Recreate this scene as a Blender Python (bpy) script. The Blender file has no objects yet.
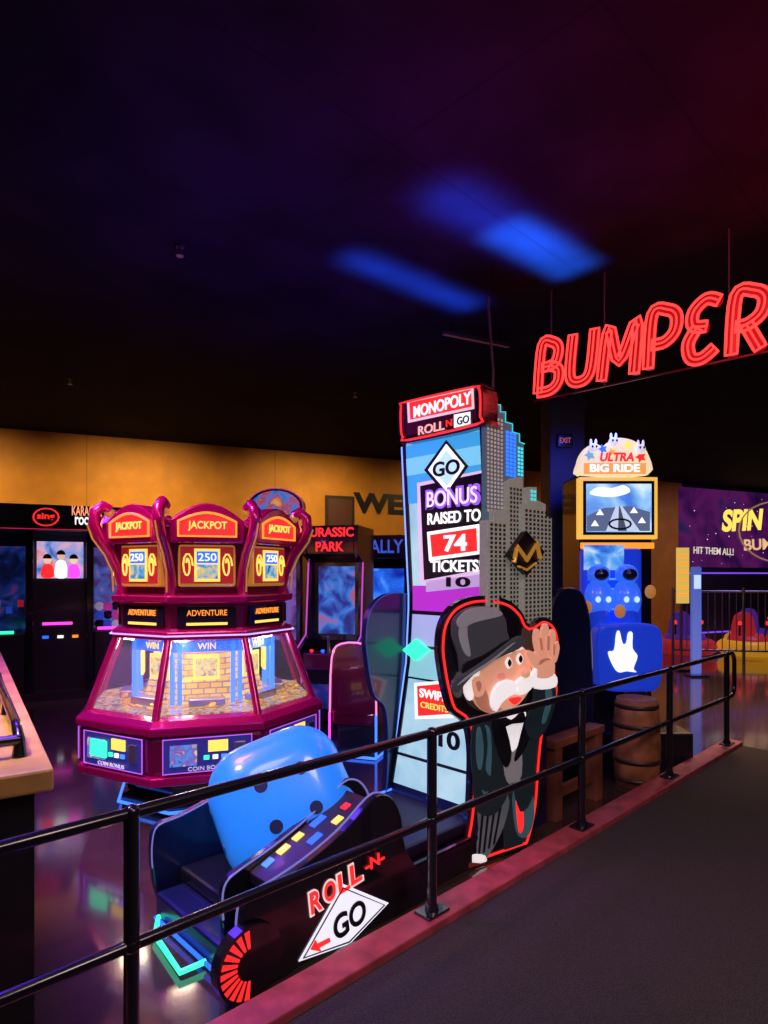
import bpy, bmesh, math, random
from mathutils import Vector, Matrix
random.seed(3)
sc=bpy.context.scene
sc.view_settings.view_transform='Standard'
F=620.0;H=1.85;CX=384.0;HY=575.0
# ---------------------------------------------------------------- materials
def mat(name,col,rough=.5,metal=0,em=None,es=0,var=0,scale=20,coat=0,bump=0,trans=0,alpha=1):
    if name in bpy.data.materials: return bpy.data.materials[name]
    m=bpy.data.materials.new(name);m.use_nodes=True
    nt=m.node_tree;b=nt.nodes['Principled BSDF']
    b.inputs['Base Color'].default_value=(*col,1);b.inputs['Roughness'].default_value=rough
    b.inputs['Metallic'].default_value=metal;b.inputs['Coat Weight'].default_value=coat
    b.inputs['Coat Roughness'].default_value=.06
    b.inputs['Transmission Weight'].default_value=trans;b.inputs['Alpha'].default_value=alpha
    if em is not None:
        b.inputs['Emission Color'].default_value=(*em,1);b.inputs['Emission Strength'].default_value=es
    if var or bump:
        tc=nt.nodes.new('ShaderNodeTexCoord');n=nt.nodes.new('ShaderNodeTexNoise')
        n.inputs['Scale'].default_value=scale;n.inputs['Detail'].default_value=6
        nt.links.new(tc.outputs['Object'],n.inputs['Vector'])
        if var:
            r=nt.nodes.new('ShaderNodeValToRGB')
            r.color_ramp.elements[0].position=.3;r.color_ramp.elements[1].position=.7
            r.color_ramp.elements[0].color=(*[c*(1-var) for c in col],1)
            r.color_ramp.elements[1].color=(*[min(1,c*(1+var)) for c in col],1)
            nt.links.new(n.outputs['Fac'],r.inputs['Fac']);nt.links.new(r.outputs['Color'],b.inputs['Base Color'])
        if bump:
            bp=nt.nodes.new('ShaderNodeBump');bp.inputs['Strength'].default_value=bump;bp.inputs['Distance'].default_value=.01
            nt.links.new(n.outputs['Fac'],bp.inputs['Height']);nt.links.new(bp.outputs['Normal'],b.inputs['Normal'])
    return m
def em(name,col,s=1.0): return mat(name,[c*.3 for c in col],.4,em=col,es=s)
def screen(name,cols,scale=3,s=1.0,kind='noise'):
    if name in bpy.data.materials: return bpy.data.materials[name]
    m=mat(name,(.02,.02,.03),.2);nt=m.node_tree;b=nt.nodes['Principled BSDF']
    tc=nt.nodes.new('ShaderNodeTexCoord')
    if kind=='noise':
        n=nt.nodes.new('ShaderNodeTexNoise');n.inputs['Detail'].default_value=4;n.inputs['Distortion'].default_value=.6;out=n.outputs['Fac']
    else:
        n=nt.nodes.new('ShaderNodeTexVoronoi');out=n.outputs['Color']
    n.inputs['Scale'].default_value=scale
    nt.links.new(tc.outputs['Object'],n.inputs['Vector'])
    r=nt.nodes.new('ShaderNodeValToRGB');r.color_ramp.interpolation='LINEAR'
    while len(r.color_ramp.elements)<len(cols): r.color_ramp.elements.new(.5)
    lo,hi=(.3,.7) if kind=='noise' else (.1,.9)
    for i,c in enumerate(cols):
        r.color_ramp.elements[i].position=lo+(hi-lo)*i/(len(cols)-1);r.color_ramp.elements[i].color=(*c,1)
    nt.links.new(out,r.inputs['Fac']);nt.links.new(r.outputs['Color'],b.inputs['Emission Color'])
    b.inputs['Emission Strength'].default_value=s
    return m
BLK=mat('black_gloss',(.010,.010,.016),.2,coat=.7)
BLKM=mat('black_matte',(.012,.011,.016),.45,var=.3,coat=.3)
NAVY=mat('navy_panel',(.007,.012,.06),.3,var=.2,scale=4,coat=.5)
RAILM=mat('rail_black_paint',(.010,.010,.016),.25,coat=.8)
STEEL=mat('steel',(.5,.5,.55),.3,.9)
MAR=mat('maroon_metallic',(.42,.005,.10),.22,.5,coat=.8,em=(.6,.0,.16),es=.06)
MAR2=mat('dark_maroon',(.13,.003,.035),.28,.3,coat=.6,em=(.4,0,.1),es=.03)
GOLD=mat('gold',(.8,.45,.1),.3,.8,em=(.9,.42,.05),es=.3)
WHT=em('lit_white',(1,1,1),1.1)
RED=em('lit_red',(1,.025,.025),1.15)
REDT=em('neon_red_tube',(1,.045,.04),1.9)
BLUE=em('lit_blue',(.02,.12,1),1.6)
GREEN=em('lit_green',(.04,.9,.45),1.6)
YEL=em('lit_yellow',(1,.65,.1),1.3)
ORG=em('lit_orange',(1,.28,.03),1.3)
MAG=em('lit_magenta',(1,.05,.6),1.8)
LEDB=em('led_blue',(.04,.16,1),2.2)
INK=mat('ink_black',(.01,.01,.015),.4)
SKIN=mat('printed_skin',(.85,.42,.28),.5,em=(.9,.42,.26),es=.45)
# ---------------------------------------------------------------- helpers
def link(o,par=None):
    sc.collection.objects.link(o)
    if par is not None:
        o.parent=par;o.matrix_parent_inverse=Matrix.Translation(par.location).inverted()
    return o
def root(name,loc):
    e=bpy.data.objects.new(name,None);e.location=Vector(loc);e.empty_display_size=.2;sc.collection.objects.link(e);return e
def mesh(par,name,bm,m,smooth=False,bev=0,seg=2):
    bmesh.ops.recalc_face_normals(bm,faces=bm.faces)
    me=bpy.data.meshes.new(name);bm.to_mesh(me);bm.free();me.materials.append(m)
    if smooth:
        for p in me.polygons:p.use_smooth=True
    o=bpy.data.objects.new(name,me);link(o,par)
    if bev:
        md=o.modifiers.new('b','BEVEL');md.width=bev;md.segments=seg;md.limit_method='ANGLE';md.angle_limit=.6
    return o
class Fr:
    def __init__(s,ox,oy,ax,ay):
        l=math.hypot(ax,ay);s.o=(ox,oy);s.a=(ax/l,ay/l);s.n=(s.a[1],-s.a[0])
    def w(s,u,z,b=0):
        return Vector((s.o[0]+s.a[0]*u+s.n[0]*b,s.o[1]+s.a[1]*u+s.n[1]*b,z))
    def off(s,b): return Fr(s.o[0]+s.n[0]*b,s.o[1]+s.n[1]*b,*s.a)
    def px(s,px,py):
        r=(px-CX)/F;k=(r*s.o[1]-s.o[0])/(s.a[0]-r*s.a[1]);Y=s.o[1]+s.a[1]*k
        return (k,H-(py-HY)*Y/F)
    def tr(s,pts): return [s.px(*p) for p in pts]
    def M(s,u,z,b):
        p=s.w(u,z,b)
        return Matrix(((s.a[0],0,s.n[0],p.x),(s.a[1],0,s.n[1],p.y),(0,1,0,p.z),(0,0,0,1)))
def smoothp(pts,n=4,closed=True):
    out=[];L=len(pts)
    rng=range(L) if closed else range(L-1)
    for i in rng:
        if closed: p0,p1,p2,p3=[Vector(pts[(i+j-1)%L]) for j in range(4)]
        else: p0,p1,p2,p3=[Vector(pts[min(max(i+j-1,0),L-1)]) for j in range(4)]
        for k in range(n):
            t=k/n
            out.append(tuple(.5*((2*p1)+(p2-p0)*t+(2*p0-5*p1+4*p2-p3)*t*t+(3*p1-p0-3*p2+p3)*t**3)))
    if not closed: out.append(tuple(pts[-1]))
    return out
def prism(par,name,fr,poly,b0,b1,m,bev=0,warp=None,warpback=True,seg=2,smooth=False):
    bm=bmesh.new()
    f=[bm.verts.new((u,b1,z)) for u,z in poly];k=[bm.verts.new((u,b0,z)) for u,z in poly]
    N=len(poly);bm.faces.new(f);bm.faces.new(k[::-1])
    for i in range(N): bm.faces.new((f[i],k[i],k[(i+1)%N],f[(i+1)%N]))
    if warp:
        zs=[p[1] for p in poly];z=math.floor(min(zs)*10)/10
        while z<max(zs):
            if z>min(zs): bmesh.ops.bisect_plane(bm,geom=bm.verts[:]+bm.edges[:]+bm.faces[:],plane_co=(0,0,z),plane_no=(0,0,1))
            z+=.1
        for v in bm.verts:
            if warpback or v.co.y>b0+1e-4: v.co.y+=warp(v.co.z)
    for v in bm.verts: v.co=fr.w(v.co.x,v.co.z,v.co.y)
    return mesh(par,name,bm,m,smooth,bev,seg)
def bx(par,name,fr,u0,u1,z0,z1,b0,b1,m,bev=0):
    return prism(par,name,fr,[(u0,z0),(u1,z0),(u1,z1),(u0,z1)],b0,b1,m,bev)
def tubes(par,name,lists,r,m,cyc=False):
    c=bpy.data.curves.new(name,'CURVE');c.dimensions='3D';c.bevel_depth=r;c.bevel_resolution=3;c.use_fill_caps=True
    for pts in lists:
        s=c.splines.new('POLY');s.points.add(len(pts)-1)
        for i,p in enumerate(pts): s.points[i].co=(*p,1)
        s.use_cyclic_u=cyc;s.use_smooth=True
    c.materials.append(m)
    return link(bpy.data.objects.new(name,c),par)
def tube(par,name,pts,r,m,cyc=False): return tubes(par,name,[pts],r,m,cyc)
def lathe(par,name,c,prof,m,seg=32,rot=0,smooth=True,bev=0):
    bm=bmesh.new();R=[]
    for r,z in prof:
        R.append([bm.verts.new((c[0]+r*math.sin(rot+2*math.pi*i/seg),c[1]-r*math.cos(rot+2*math.pi*i/seg),z)) for i in range(seg)])
    for a,b in zip(R,R[1:]):
        for i in range(seg): bm.faces.new((a[i],a[(i+1)%seg],b[(i+1)%seg],b[i]))
    bm.faces.new(R[0]);bm.faces.new(R[-1])
    return mesh(par,name,bm,m,smooth,bev)
def ball(par,name,c,r,m,rot=None):
    bm=bmesh.new();bmesh.ops.create_uvsphere(bm,u_segments=20,v_segments=12,radius=1)
    M=Matrix.Translation(Vector(c))@(rot or Matrix())@Matrix.Diagonal((*r,1));bm.transform(M)
    return mesh(par,name,bm,m,True)
def cyl(par,name,p0,p1,r0,r1,m,seg=20):
    p0=Vector(p0);p1=Vector(p1);d=p1-p0
    bm=bmesh.new();bmesh.ops.create_cone(bm,cap_ends=True,segments=seg,radius1=r0,radius2=r1,depth=d.length)
    bm.transform(Matrix.Translation((p0+p1)/2)@d.to_track_quat('Z','Y').to_matrix().to_4x4())
    return mesh(par,name,bm,m,False)
def text(par,name,s,fr,u,z,b,w,h,m,ext=.003,off=0,shear=0,rot=0):
    c=bpy.data.curves.new(name,'FONT');c.body=s;c.extrude=ext;c.offset=off;c.shear=shear;c.align_x='CENTER';c.materials.append(m)
    o=link(bpy.data.objects.new(name,c),par);bpy.context.view_layer.update()
    bb=[Vector(v) for v in o.bound_box];x0=min(v.x for v in bb);x1=max(v.x for v in bb);y0=min(v.y for v in bb);y1=max(v.y for v in bb)
    o.matrix_basis=fr.M(u,z,b)@Matrix.Rotation(rot,4,'Z')@Matrix.Diagonal((w/max(x1-x0,.01),h/max(y1-y0,.01),1,1))@Matrix.Translation((-(x0+x1)/2,-(y0+y1)/2,0))
    return o
def ptext(par,name,s,fr,px,py,wp,hp,m,b=.006,**k):
    f=fr.off(b);u0,_=f.px(px-wp/2,py);u1,_=f.px(px+wp/2,py);u,z=f.px(px,py);Y=f.w(u,z).y
    return text(par,name,s,fr,u,z,b,u1-u0,hp*Y/F,m,**k)
def light(name,kind,loc,target,col,e,size=.5,sy=None,spread=None,angle=None):
    l=bpy.data.lights.new(name,kind);l.color=col;l.energy=e
    if kind=='AREA':
        l.size=size
        if sy: l.shape='RECTANGLE';l.size_y=sy
        if spread: l.spread=spread
    else: l.shadow_soft_size=size
    if kind=='SPOT' and angle: l.spot_size=angle;l.spot_blend=1
    o=bpy.data.objects.new(name,l);o.location=loc
    o.rotation_euler=(Vector(target)-Vector(loc)).to_track_quat('-Z','Y').to_euler();sc.collection.objects.link(o);return o
# ---------------------------------------------------------------- room
RF=Fr(.33,12.7,.9176,.397);CE=4.2
def wallmat(name,col,rough=.6): return mat(name,col,rough,var=.12,scale=3,bump=.1)
ORW=wallmat('mustard_paint',(.72,.30,.02));DKW=wallmat('dark_wall_paint',(.02,.014,.025))
bx(None,'wall_back',RF,-10,7.95,0,CE,-.15,0,ORW)
bx(None,'wall_back_dark',RF,7.95,15,0,CE,-.15,0,DKW)
bx(None,'wall_left',RF,-10.15,-10,0,CE,-.15,17,DKW)
bx(None,'wall_right',RF,15,15.15,0,CE,-.15,17,DKW)
bx(None,'wall_front',RF,-10,15,0,CE,17,17.15,DKW)
sm_=mat('wall_seams',(.45,.2,.015),.6)
for i in range(5): bx(None,'trim_%d'%(i+2),RF,-9+3.2*i,-8.985+3.2*i,0,CE-.01,0,.006,sm_)
fm=mat('floor_polished',(.03,.02,.02),.22);nt=fm.node_tree;bs=nt.nodes['Principled BSDF']
tc=nt.nodes.new('ShaderNodeTexCoord');mp=nt.nodes.new('ShaderNodeMapping');mp.inputs['Rotation'].default_value[2]=-.77
br=nt.nodes.new('ShaderNodeTexBrick');br.inputs['Color1'].default_value=(.07,.042,.032,1);br.inputs['Color2'].default_value=(.05,.03,.025,1);br.inputs['Mortar'].default_value=(.03,.02,.02,1)
br.inputs['Scale'].default_value=1;br.inputs['Brick Width'].default_value=1.3;br.inputs['Row Height'].default_value=.16;br.inputs['Mortar Size'].default_value=.004
ns=nt.nodes.new('ShaderNodeTexNoise');ns.inputs['Scale'].default_value=2.5;mr=nt.nodes.new('ShaderNodeMapRange');mr.inputs['To Min'].default_value=.04;mr.inputs['To Max'].default_value=.20
bs.inputs['Specular IOR Level'].default_value=.9;bs.inputs['Coat Weight'].default_value=.6;bs.inputs['Coat Roughness'].default_value=.08
nt.links.new(tc.outputs['Object'],mp.inputs['Vector']);nt.links.new(mp.outputs['Vector'],br.inputs['Vector']);nt.links.new(br.outputs['Color'],bs.inputs['Base Color'])
nt.links.new(tc.outputs['Object'],ns.inputs['Vector']);nt.links.new(ns.outputs['Fac'],mr.inputs['Value']);nt.links.new(mr.outputs['Result'],bs.inputs['Roughness'])
bx(None,'floor',RF,-10,15,-.1,0,0,17,fm)
cm=mat('ceiling_black',(.02,.02,.02),.8);nt=cm.node_tree;bs=nt.nodes['Principled BSDF']
bs.inputs['Specular IOR Level'].default_value=.03
tc=nt.nodes.new('ShaderNodeTexCoord');mp=nt.nodes.new('ShaderNodeMapping');mp.inputs['Rotation'].default_value[2]=-.77
br=nt.nodes.new('ShaderNodeTexBrick');br.offset=0;br.inputs['Color1'].default_value=(.0125,.0125,.0135,1);br.inputs['Color2'].default_value=(.0115,.0115,.0125,1);br.inputs['Mortar'].default_value=(.0095,.0095,.0105,1)
br.inputs['Scale'].default_value=1;br.inputs['Brick Width'].default_value=2.4;br.inputs['Row Height'].default_value=1.2;br.inputs['Mortar Size'].default_value=.01
nz=nt.nodes.new('ShaderNodeTexNoise');nz.inputs['Scale'].default_value=1.6;nz.inputs['Detail'].default_value=5
mr=nt.nodes.new('ShaderNodeMapRange');mr.inputs['From Min'].default_value=.3;mr.inputs['From Max'].default_value=.7;mr.inputs['To Min'].default_value=.6;mr.inputs['To Max'].default_value=1.35
mx=nt.nodes.new('ShaderNodeVectorMath');mx.operation='MULTIPLY'
nt.links.new(tc.outputs['Object'],nz.inputs['Vector']);nt.links.new(nz.outputs['Fac'],mr.inputs['Value'])
nt.links.new(tc.outputs['Object'],mp.inputs['Vector']);nt.links.new(mp.outputs['Vector'],br.inputs['Vector']);nt.links.new(br.outputs['Color'],mx.inputs[0]);nt.links.new(mr.outputs['Result'],mx.inputs[1]);nt.links.new(mx.outputs[0],bs.inputs['Base Color'])
bx(None,'ceiling',RF,-10,15,CE,CE+.1,0,17,cm)
P0=(.246,3.183);D=(.718,.696);W=(-.696,.718)
RL=Fr(*P0,*D)
def st(s,t,z): return Vector((P0[0]+D[0]*s+W[0]*t,P0[1]+D[1]*s+W[1]*t,z))
cp=mat('carpet_dark',(.05,.043,.040),.95,var=.6,scale=160,bump=.5)
bx(None,'walkway_carpet_floor',RL,-5,4.75,0,.08,.085,5,cp)
cb=mat('curb_red_wood',(.42,.07,.085),.5,var=.35,scale=9,bump=.2)
bx(None,'trim_curb',RL,-5,4.78,0,.12,-.085,.085,cb,.008)
# ---------------------------------------------------------------- railing
g=root('guard_railing',st(0,0,.12))
tp=[(-4.6,1.04),(4.66,1.04)]+[(4.66+.12*math.sin(a),1.04-.1*(1-math.cos(a))) for a in (.4,.8,1.2,1.57)]
tp+=[(4.78,.69)]+[(4.66+.12*math.cos(a),.69-.1*math.sin(a)) for a in (.4,.8,1.2,1.57)]+[(-4.6,.59)]
tube(g,'rail_loop',[st(s,0,z) for s,z in tp],.022,RAILM)
for i,s in enumerate((-4.6,-3.08,-1.54,0,1.55,3.07,4.54)):
    cyl(g,'post_%d'%i,st(s,0,.12),st(s,0,1.03),.026,.026,RAILM)
    bx(g,'flange_%d'%i,RL,s-.08,s+.08,.12,.134,-.055,.055,RAILM,.004)
    cyl(g,'collar_%d'%i,st(s,0,.134),st(s,0,.17),.036,.03,RAILM)
    ball(g,'joint_%d'%i,st(s,0,1.04),(.03,.03,.03),RAILM);ball(g,'joint_mid_%d'%i,st(s,0,.59),(.032,.032,.032),RAILM)
# ---------------------------------------------------------------- ticket game
G=root('ticket_redemption_game',st(.2,.72,0))
TF=Fr(.141,4.601,.696,-.718);TW=.74
WP=[(0,.2),(.4,.11),(.7,.04),(1.2,-.06),(1.65,-.09),(2.4,-.04),(3.0,0),(4,.0)]
def warp(z):
    for (a,b),(c,d) in zip(WP,WP[1:]):
        if z<=c: return b+(d-b)*max(0,(z-a))/(c-a)
    return 0
def tpx(px,py,b=0):
    z=1.8
    for _ in range(6): k,z=TF.off(warp(z)+b).px(px,py)
    return k,z
def tdec(name,pts,b,m,th=.006,**k): return prism(G,name,TF,[tpx(x,y,b) for x,y in pts],b-th,b,m,warp=warp,**k)
def ttext(name,s,px,py,wp,hp,m,b=.02,**k):
    u0,_=tpx(px-wp/2,py,b);u1,_=tpx(px+wp/2,py,b);u,z=tpx(px,py,b);bb=warp(z)+b;Y=TF.w(u,z,bb).y
    return text(G,name,s,TF,u,z,bb,u1-u0,hp*Y/F,m,**k)
prism(G,'tower_body',TF,[(0,0),(TW,0),(TW,3.0),(0,3.0)],-.22,0,NAVY,warp=warp,warpback=False)
prism(G,'tower_rear',TF,[(.03,0),(TW-.02,0),(TW-.02,2.2),(.03,2.2)],-.8,-.22,NAVY)
PALE=screen('board_pale',[(.22,.5,.78),(.42,.68,.88),(.58,.8,.95)],3,.9)
prism(G,'board_face',TF,[(.02,.35),(TW-.02,.35),(TW-.02,2.86),(.02,2.86)],0,.008,PALE,warp=warp)
prism(G,'board_border_left',TF,[(.0,.35),(.03,.35),(.03,2.86),(.0,2.86)],0,.02,INK,warp=warp)
prism(G,'board_border_right',TF,[(TW-.03,.35),(TW,.35),(TW,2.86),(TW-.03,2.86)],0,.02,INK,warp=warp)
for nm,u in(('edge_left',-.008),('edge_right',TW+.005)):
    tube(G,nm,[TF.w(u,z/10,warp(z/10)+.012) for z in range(3,29)],.011,em('edge_glow',(.15,.3,1),1.8))
def tz(y,px=445): return tpx(px,y,.01)[1]
def band(name,z0,z1,m,u0=.03,u1=TW-.03,b=.014): prism(G,name,TF,[(u0,z0),(u1,z0),(u1,z1),(u0,z1)],b-.005,b,m,warp=warp)
band('tile_sky',tz(500),tz(438),em('tile_sky',(.05,.36,.7),.95))
band('tile_sky_light',tz(470),tz(452),em('tile_sky_light',(.2,.6,.85),.95),b=.017)
tdec('go_diamond_edge',[(446,440),(468,466),(447,497),(424,470)],.024,INK)
tdec('go_diamond',[(446,444),(464,466),(447,492),(428,470)],.030,WHT)
tdec('go_diamond_inner',[(446,450),(460,467),(447,486),(432,470)],.033,em('palecyan',(.6,.9,.9),.9),th=.003)
ttext('go_text','GO',446,468,27,15,INK,.037,off=.025)
tdec('bonus_panel_edge',[(417,483),(484,470),(485,573),(420,584)],.022,em('pinkwhite',(.85,.55,.85),.9))
tdec('bonus_panel',[(420,486),(482,473),(483,569),(424,580)],.028,INK)
ttext('bonus_glow','BONUS',452,497,55,21,em('purple_halo',(.35,.12,.9),1),.032,off=.06)
ttext('bonus_text','BONUS',451,497,50,16,em('pink_white_txt',(1,.75,.9),1.1),.040,off=.0)
ttext('raised_text','RAISED TO',453,517,53,12,WHT,.036,off=.02)
tdec('count_box_edge',[(427,532),(479,524),(480,554),(429,561)],.032,WHT)
tdec('count_box',[(430,535),(476,528),(477,551),(432,557)],.037,RED)
ttext('count_text','74',455,543,23,17,WHT,.044,off=.03)
ttext('tickets_text','TICKETS!',455,566,51,12,WHT,.036,off=.02)
band('tile_a',tz(612),tz(586),em('tile_magenta',(.45,.03,.55),1.0))
tdec('mask_a',[(426,581),(483,574),(483,586),(426,592)],.022,em('tile_lav',(.6,.4,.75),.8))
ttext('ten_a','10',458,582,24,10,INK,.03,off=.03)
band('line_a',tz(616),tz(612),INK)
band('tile_b',tz(648),tz(616),em('tile_lilac',(.42,.48,.85),.85))
band('line_b',tz(651),tz(648),INK)
band('tile_c',tz(682),tz(651),em('tile_mint',(.3,.65,.75),.85))
band('line_c',tz(684),tz(682),INK)
tdec('green_gem',[(415,639),(428,650),(415,661),(402,650)],.05,GREEN,th=.03)
tdec('swipe_box_edge',[(414,683),(453,680),(453,718),(415,719)],.026,WHT)
tdec('swipe_box',[(417,686),(451,683),(451,714),(418,716)],.03,RED)
ttext('swipe_text','SWIPE',433,695,28,9,WHT,.036,off=.02);ttext('credit_text','CREDITS',434,707,28,6,YEL,.036)
ttext('ten_b','10',449,740,22,18,INK,.03,off=.03)
band('line_d',tz(768),tz(765),INK)
MF=TF.off(.06)
def mdec(name,pts,b0,b1,m,bev=0): return prism(G,name,MF,MF.tr(pts),b0,b1,m,bev)
mdec('marquee_box',smoothp([(398,404),(404,400),(473,384),(480,384),(483,392),(483,418),(480,427),(408,443),(401,440),(398,430)],3),-.16,0,BLK,.01)
mo=MF.off(.012)
def loop(name,f,pts,r,m): return tube(G,name,[f.w(*p) for p in f.tr(pts)],r,m,True)
loop('marquee_neon',mo,smoothp([(401,406),(406,402),(473,387),(478,388),(480,394),(480,416),(477,424),(408,440),(403,437),(401,430)],3),.008,RED)
mdec('marquee_back',[(405,407),(475,391),(476,420),(407,436)],0,.006,mat('marq_dark',(.03,.0,.01),.4,em=(.3,.01,.03),es=.08))
mdec('marquee_banner_line',[(408,401),(474,387),(475,409),(409,423)],.006,.012,em('rosewhite',(1,.7,.7),.8))
mdec('marquee_banner',[(411,403),(472,390),(473,407),(412,420)],.012,.018,RED)
def mtext(n,s,px,py,w,h,m,b): return ptext(G,n,s,MF,px,py,w,h,m,b=b,off=.015)
mtext('marquee_text','MONOPOLY',441,405,57,12,WHT,.024)
mtext('marquee_roll','ROLL',431,428,26,9,em('pink_txt',(1,.45,.4),1),.012)
mtext('marquee_n','N',449,423,6,7,RED,.012)
mdec('marquee_go_tile',[(455,415),(471,412),(471,424),(455,428)],.006,.012,WHT)
mtext('marquee_go','GO',463,420,12,8,INK,.018)
SF=Fr(*st(0,.35,0)[:2],*D)
BLD=mat('building_stone',(.30,.30,.27),.6,em=(.36,.36,.28),es=.26,var=.15)  # slight self-glow put into the stone colour
BLD2=mat('building_stone_dark',(.10,.13,.15),.6,em=(.06,.14,.2),es=.4)  # cyan glow put into the darker stone colour
WIN=mat('building_windows',(.03,.04,.045),.3)
TEAL=em('teal',(.03,.55,.6),1.3)
def sb(name,pts,b0,b1,m,bev=.004):
    po=SF.off(b1).tr(pts);r=prism(G,name,SF,po,b0,b1,m,bev);return po
def wins(name,x0,y0,x1,y1,nx,ny,b,m,fx=.55,fy=.6):
    f=SF.off(b);u0,zt=f.px(x0,y0);u1,zb=f.px(x1,y0)[0],f.px(x0,y1)[1];bm=bmesh.new()
    for i in range(nx):
        for j in range(ny):
            a=u0+(u1-u0)*(i+.5-fx/2)/nx;c=u0+(u1-u0)*(i+.5+fx/2)/nx
            d=zb+(zt-zb)*(j+.5-fy/2)/ny;e=zb+(zt-zb)*(j+.5+fy/2)/ny
            bm.faces.new([bm.verts.new(f.w(p,q,.004)) for p,q in((a,d),(c,d),(c,e),(a,e))])
    return mesh(G,name,bm,m)
p_=sb('building_tall',[(485,640),(485,403),(500,405),(500,412),(505,412),(505,422),(512,424),(512,432),(519,434),(519,442),(524,444),(524,640)],.0,.03,BLD2)
tube(G,'building_tall_edge_glow',[SF.w(u,z,.034) for u,z in p_[1:-1]],.004,TEAL)
wins('building_tall_windows',486,414,503,512,5,24,.03,em('win_pale',(.65,.42,.34),.6))
wins('building_blue_windows',505,430,516,476,3,12,.03,em('win_blue',(.02,.15,1),1.8),.8,.8)
wins('building_teal_windows',517,446,523,476,2,8,.03,em('win_teal',(.05,.6,.7),1.3),.8,.7)
p_=sb('building_mid',[(488,640),(488,520),(494,520),(494,510),(508,510),(508,482),(514,478),(523,477),(523,640)],.0,.07,BLD)
wins('building_mid_ribs',509,486,522,640,4,34,.07,WIN)
wins('building_left_ribs',489,522,506,640,4,26,.07,WIN)
p_=sb('building_front',[(523,640),(523,504),(529,500),(529,487),(537,487),(537,500),(546,504),(546,516),(552,518),(552,640)],-.1,.10,BLD)
wins('building_front_windows',524,508,551,640,7,30,.10,WIN)
wins('building_crown_lights',530,489,536,501,2,3,.10,TEAL,.8,.7)
prism(G,'gold_diamond_badge',SF,SF.off(.13).tr([(526,531),(544,552),(527,575),(509,555)]),.09,.13,INK,.006)
lf=SF.off(.14)
tube(G,'badge_border',[lf.w(*p) for p in lf.tr([(526,531),(544,552),(527,575),(509,555)])],.006,INK,True)
tube(G,'badge_m',[lf.w(*p) for p in lf.tr([(514,562),(517,546),(527,560),(537,543),(540,559)])],.016,GOLD)
tube(G,'badge_m_base',[lf.w(*p) for p in lf.tr([(518,566),(527,570),(536,563)])],.008,GOLD)
# character cutouts
CF=Fr(.36,3.80,.829,.559)
def s_t(x,y): dx=x-P0[0];dy=y-P0[1];return dx*D[0]+dy*D[1],dx*W[0]+dy*W[1]
s1,t1=s_t(.36,3.80);e=CF.w(1.05,0);s2,t2=s_t(e.x,e.y)
m1=st(s1,1.44-t1,0);m2=st(s2,1.44-t2,0);CL=Fr(m1.x,m1.y,m2.x-m1.x,m2.y-m1.y)
OUT=[(438,648),(441,624),(452,606),(470,597),(492,596),(510,601),(522,612),(529,624),(543,617),(555,624),(560,642),(556,664),(559,690),(553,716),(545,732),(541,765),(538,805),(531,838),(521,860),(507,872),(490,882),(470,890),(453,886),(450,873),(461,850),(468,815),(470,780),(470,748),(465,724),(451,712),(444,690),(440,668)]
poly=[(k,max(z,.0)) for k,z in CF.tr(smoothp(OUT,4))]
prism(G,'character_backing',CF,poly,-.04,0,BLK,.006)
def inset(pts,d):
    o=[];L=len(pts);ar=sum(pts[i][0]*pts[(i+1)%L][1]-pts[(i+1)%L][0]*pts[i][1] for i in range(L))
    sg=1 if ar>0 else -1
    for i in range(L):
        a=Vector(pts[i-1]);b=Vector(pts[(i+1)%L]);t=(b-a).normalized();n=Vector((-t.y,t.x))*sg
        o.append((pts[i][0]+n.x*d,max(.02,pts[i][1]+n.y*d)))
    return o
ins=inset(poly,.035)
tube(G,'character_red_neon',[CF.w(u,z,.006) for u,z in ins],.008,RED,True)
prism(G,'rear_character_backing',CL,poly,0,.04,NAVY,.006)
tube(G,'rear_character_trim',[CL.w(u,z,.044) for u,z in poly],.004,em('dimblue',(.02,.08,.35),.5),True)
def cd(name,pts,b0,b1,m,sm=3,bev=.004):
    f=CF.off(b1)
    return prism(G,name,CF,[(k,max(z,.015)) for k,z in f.tr(smoothp(pts,sm) if sm else pts)],b0,b1,m,bev)
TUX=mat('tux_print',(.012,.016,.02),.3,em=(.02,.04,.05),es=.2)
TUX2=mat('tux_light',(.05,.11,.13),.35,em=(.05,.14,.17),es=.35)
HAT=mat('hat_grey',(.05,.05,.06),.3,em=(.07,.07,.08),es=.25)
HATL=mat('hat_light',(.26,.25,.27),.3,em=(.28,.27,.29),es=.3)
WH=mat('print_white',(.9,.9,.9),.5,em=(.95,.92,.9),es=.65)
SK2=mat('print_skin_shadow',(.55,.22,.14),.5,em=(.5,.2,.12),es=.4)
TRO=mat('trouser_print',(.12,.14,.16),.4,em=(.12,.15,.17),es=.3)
cd('leg_back',[(500,790),(528,790),(530,815),(524,840),(516,862),(506,862),(504,830),(500,810)],0,.012,TUX)
cd('leg_front',[(478,785),(508,795),(506,820),(497,842),(484,862),(472,868),(472,852),(480,830)],0,.018,TRO)
for i in range(4): cd('trouser_stripe_%d'%i,[(483+6*i,800),(485+6*i,800),(480+5*i,856-4*i),(478+5*i,857-4*i)],.016,.021,INK,0,0)
cd('spat_front',[(468,856),(486,856),(484,870),(467,872)],.01,.026,WH)
cd('shoe_front',[(456,870),(468,863),(486,865),(484,873),(466,877),(456,876)],.012,.032,mat('shoe_print',(.05,.02,.02),.2,em=(.3,.02,.02),es=.3))
cd('shoe_back',[(504,855),(517,855),(524,861),(514,865),(503,865)],.01,.022,INK)
cd('coat_body',[(474,722),(490,714),(505,722),(528,716),(538,730),(536,765),(532,800),(520,812),(512,785),(506,800),(494,815),(478,812),(474,780),(476,750)],.006,.024,TUX)
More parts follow.
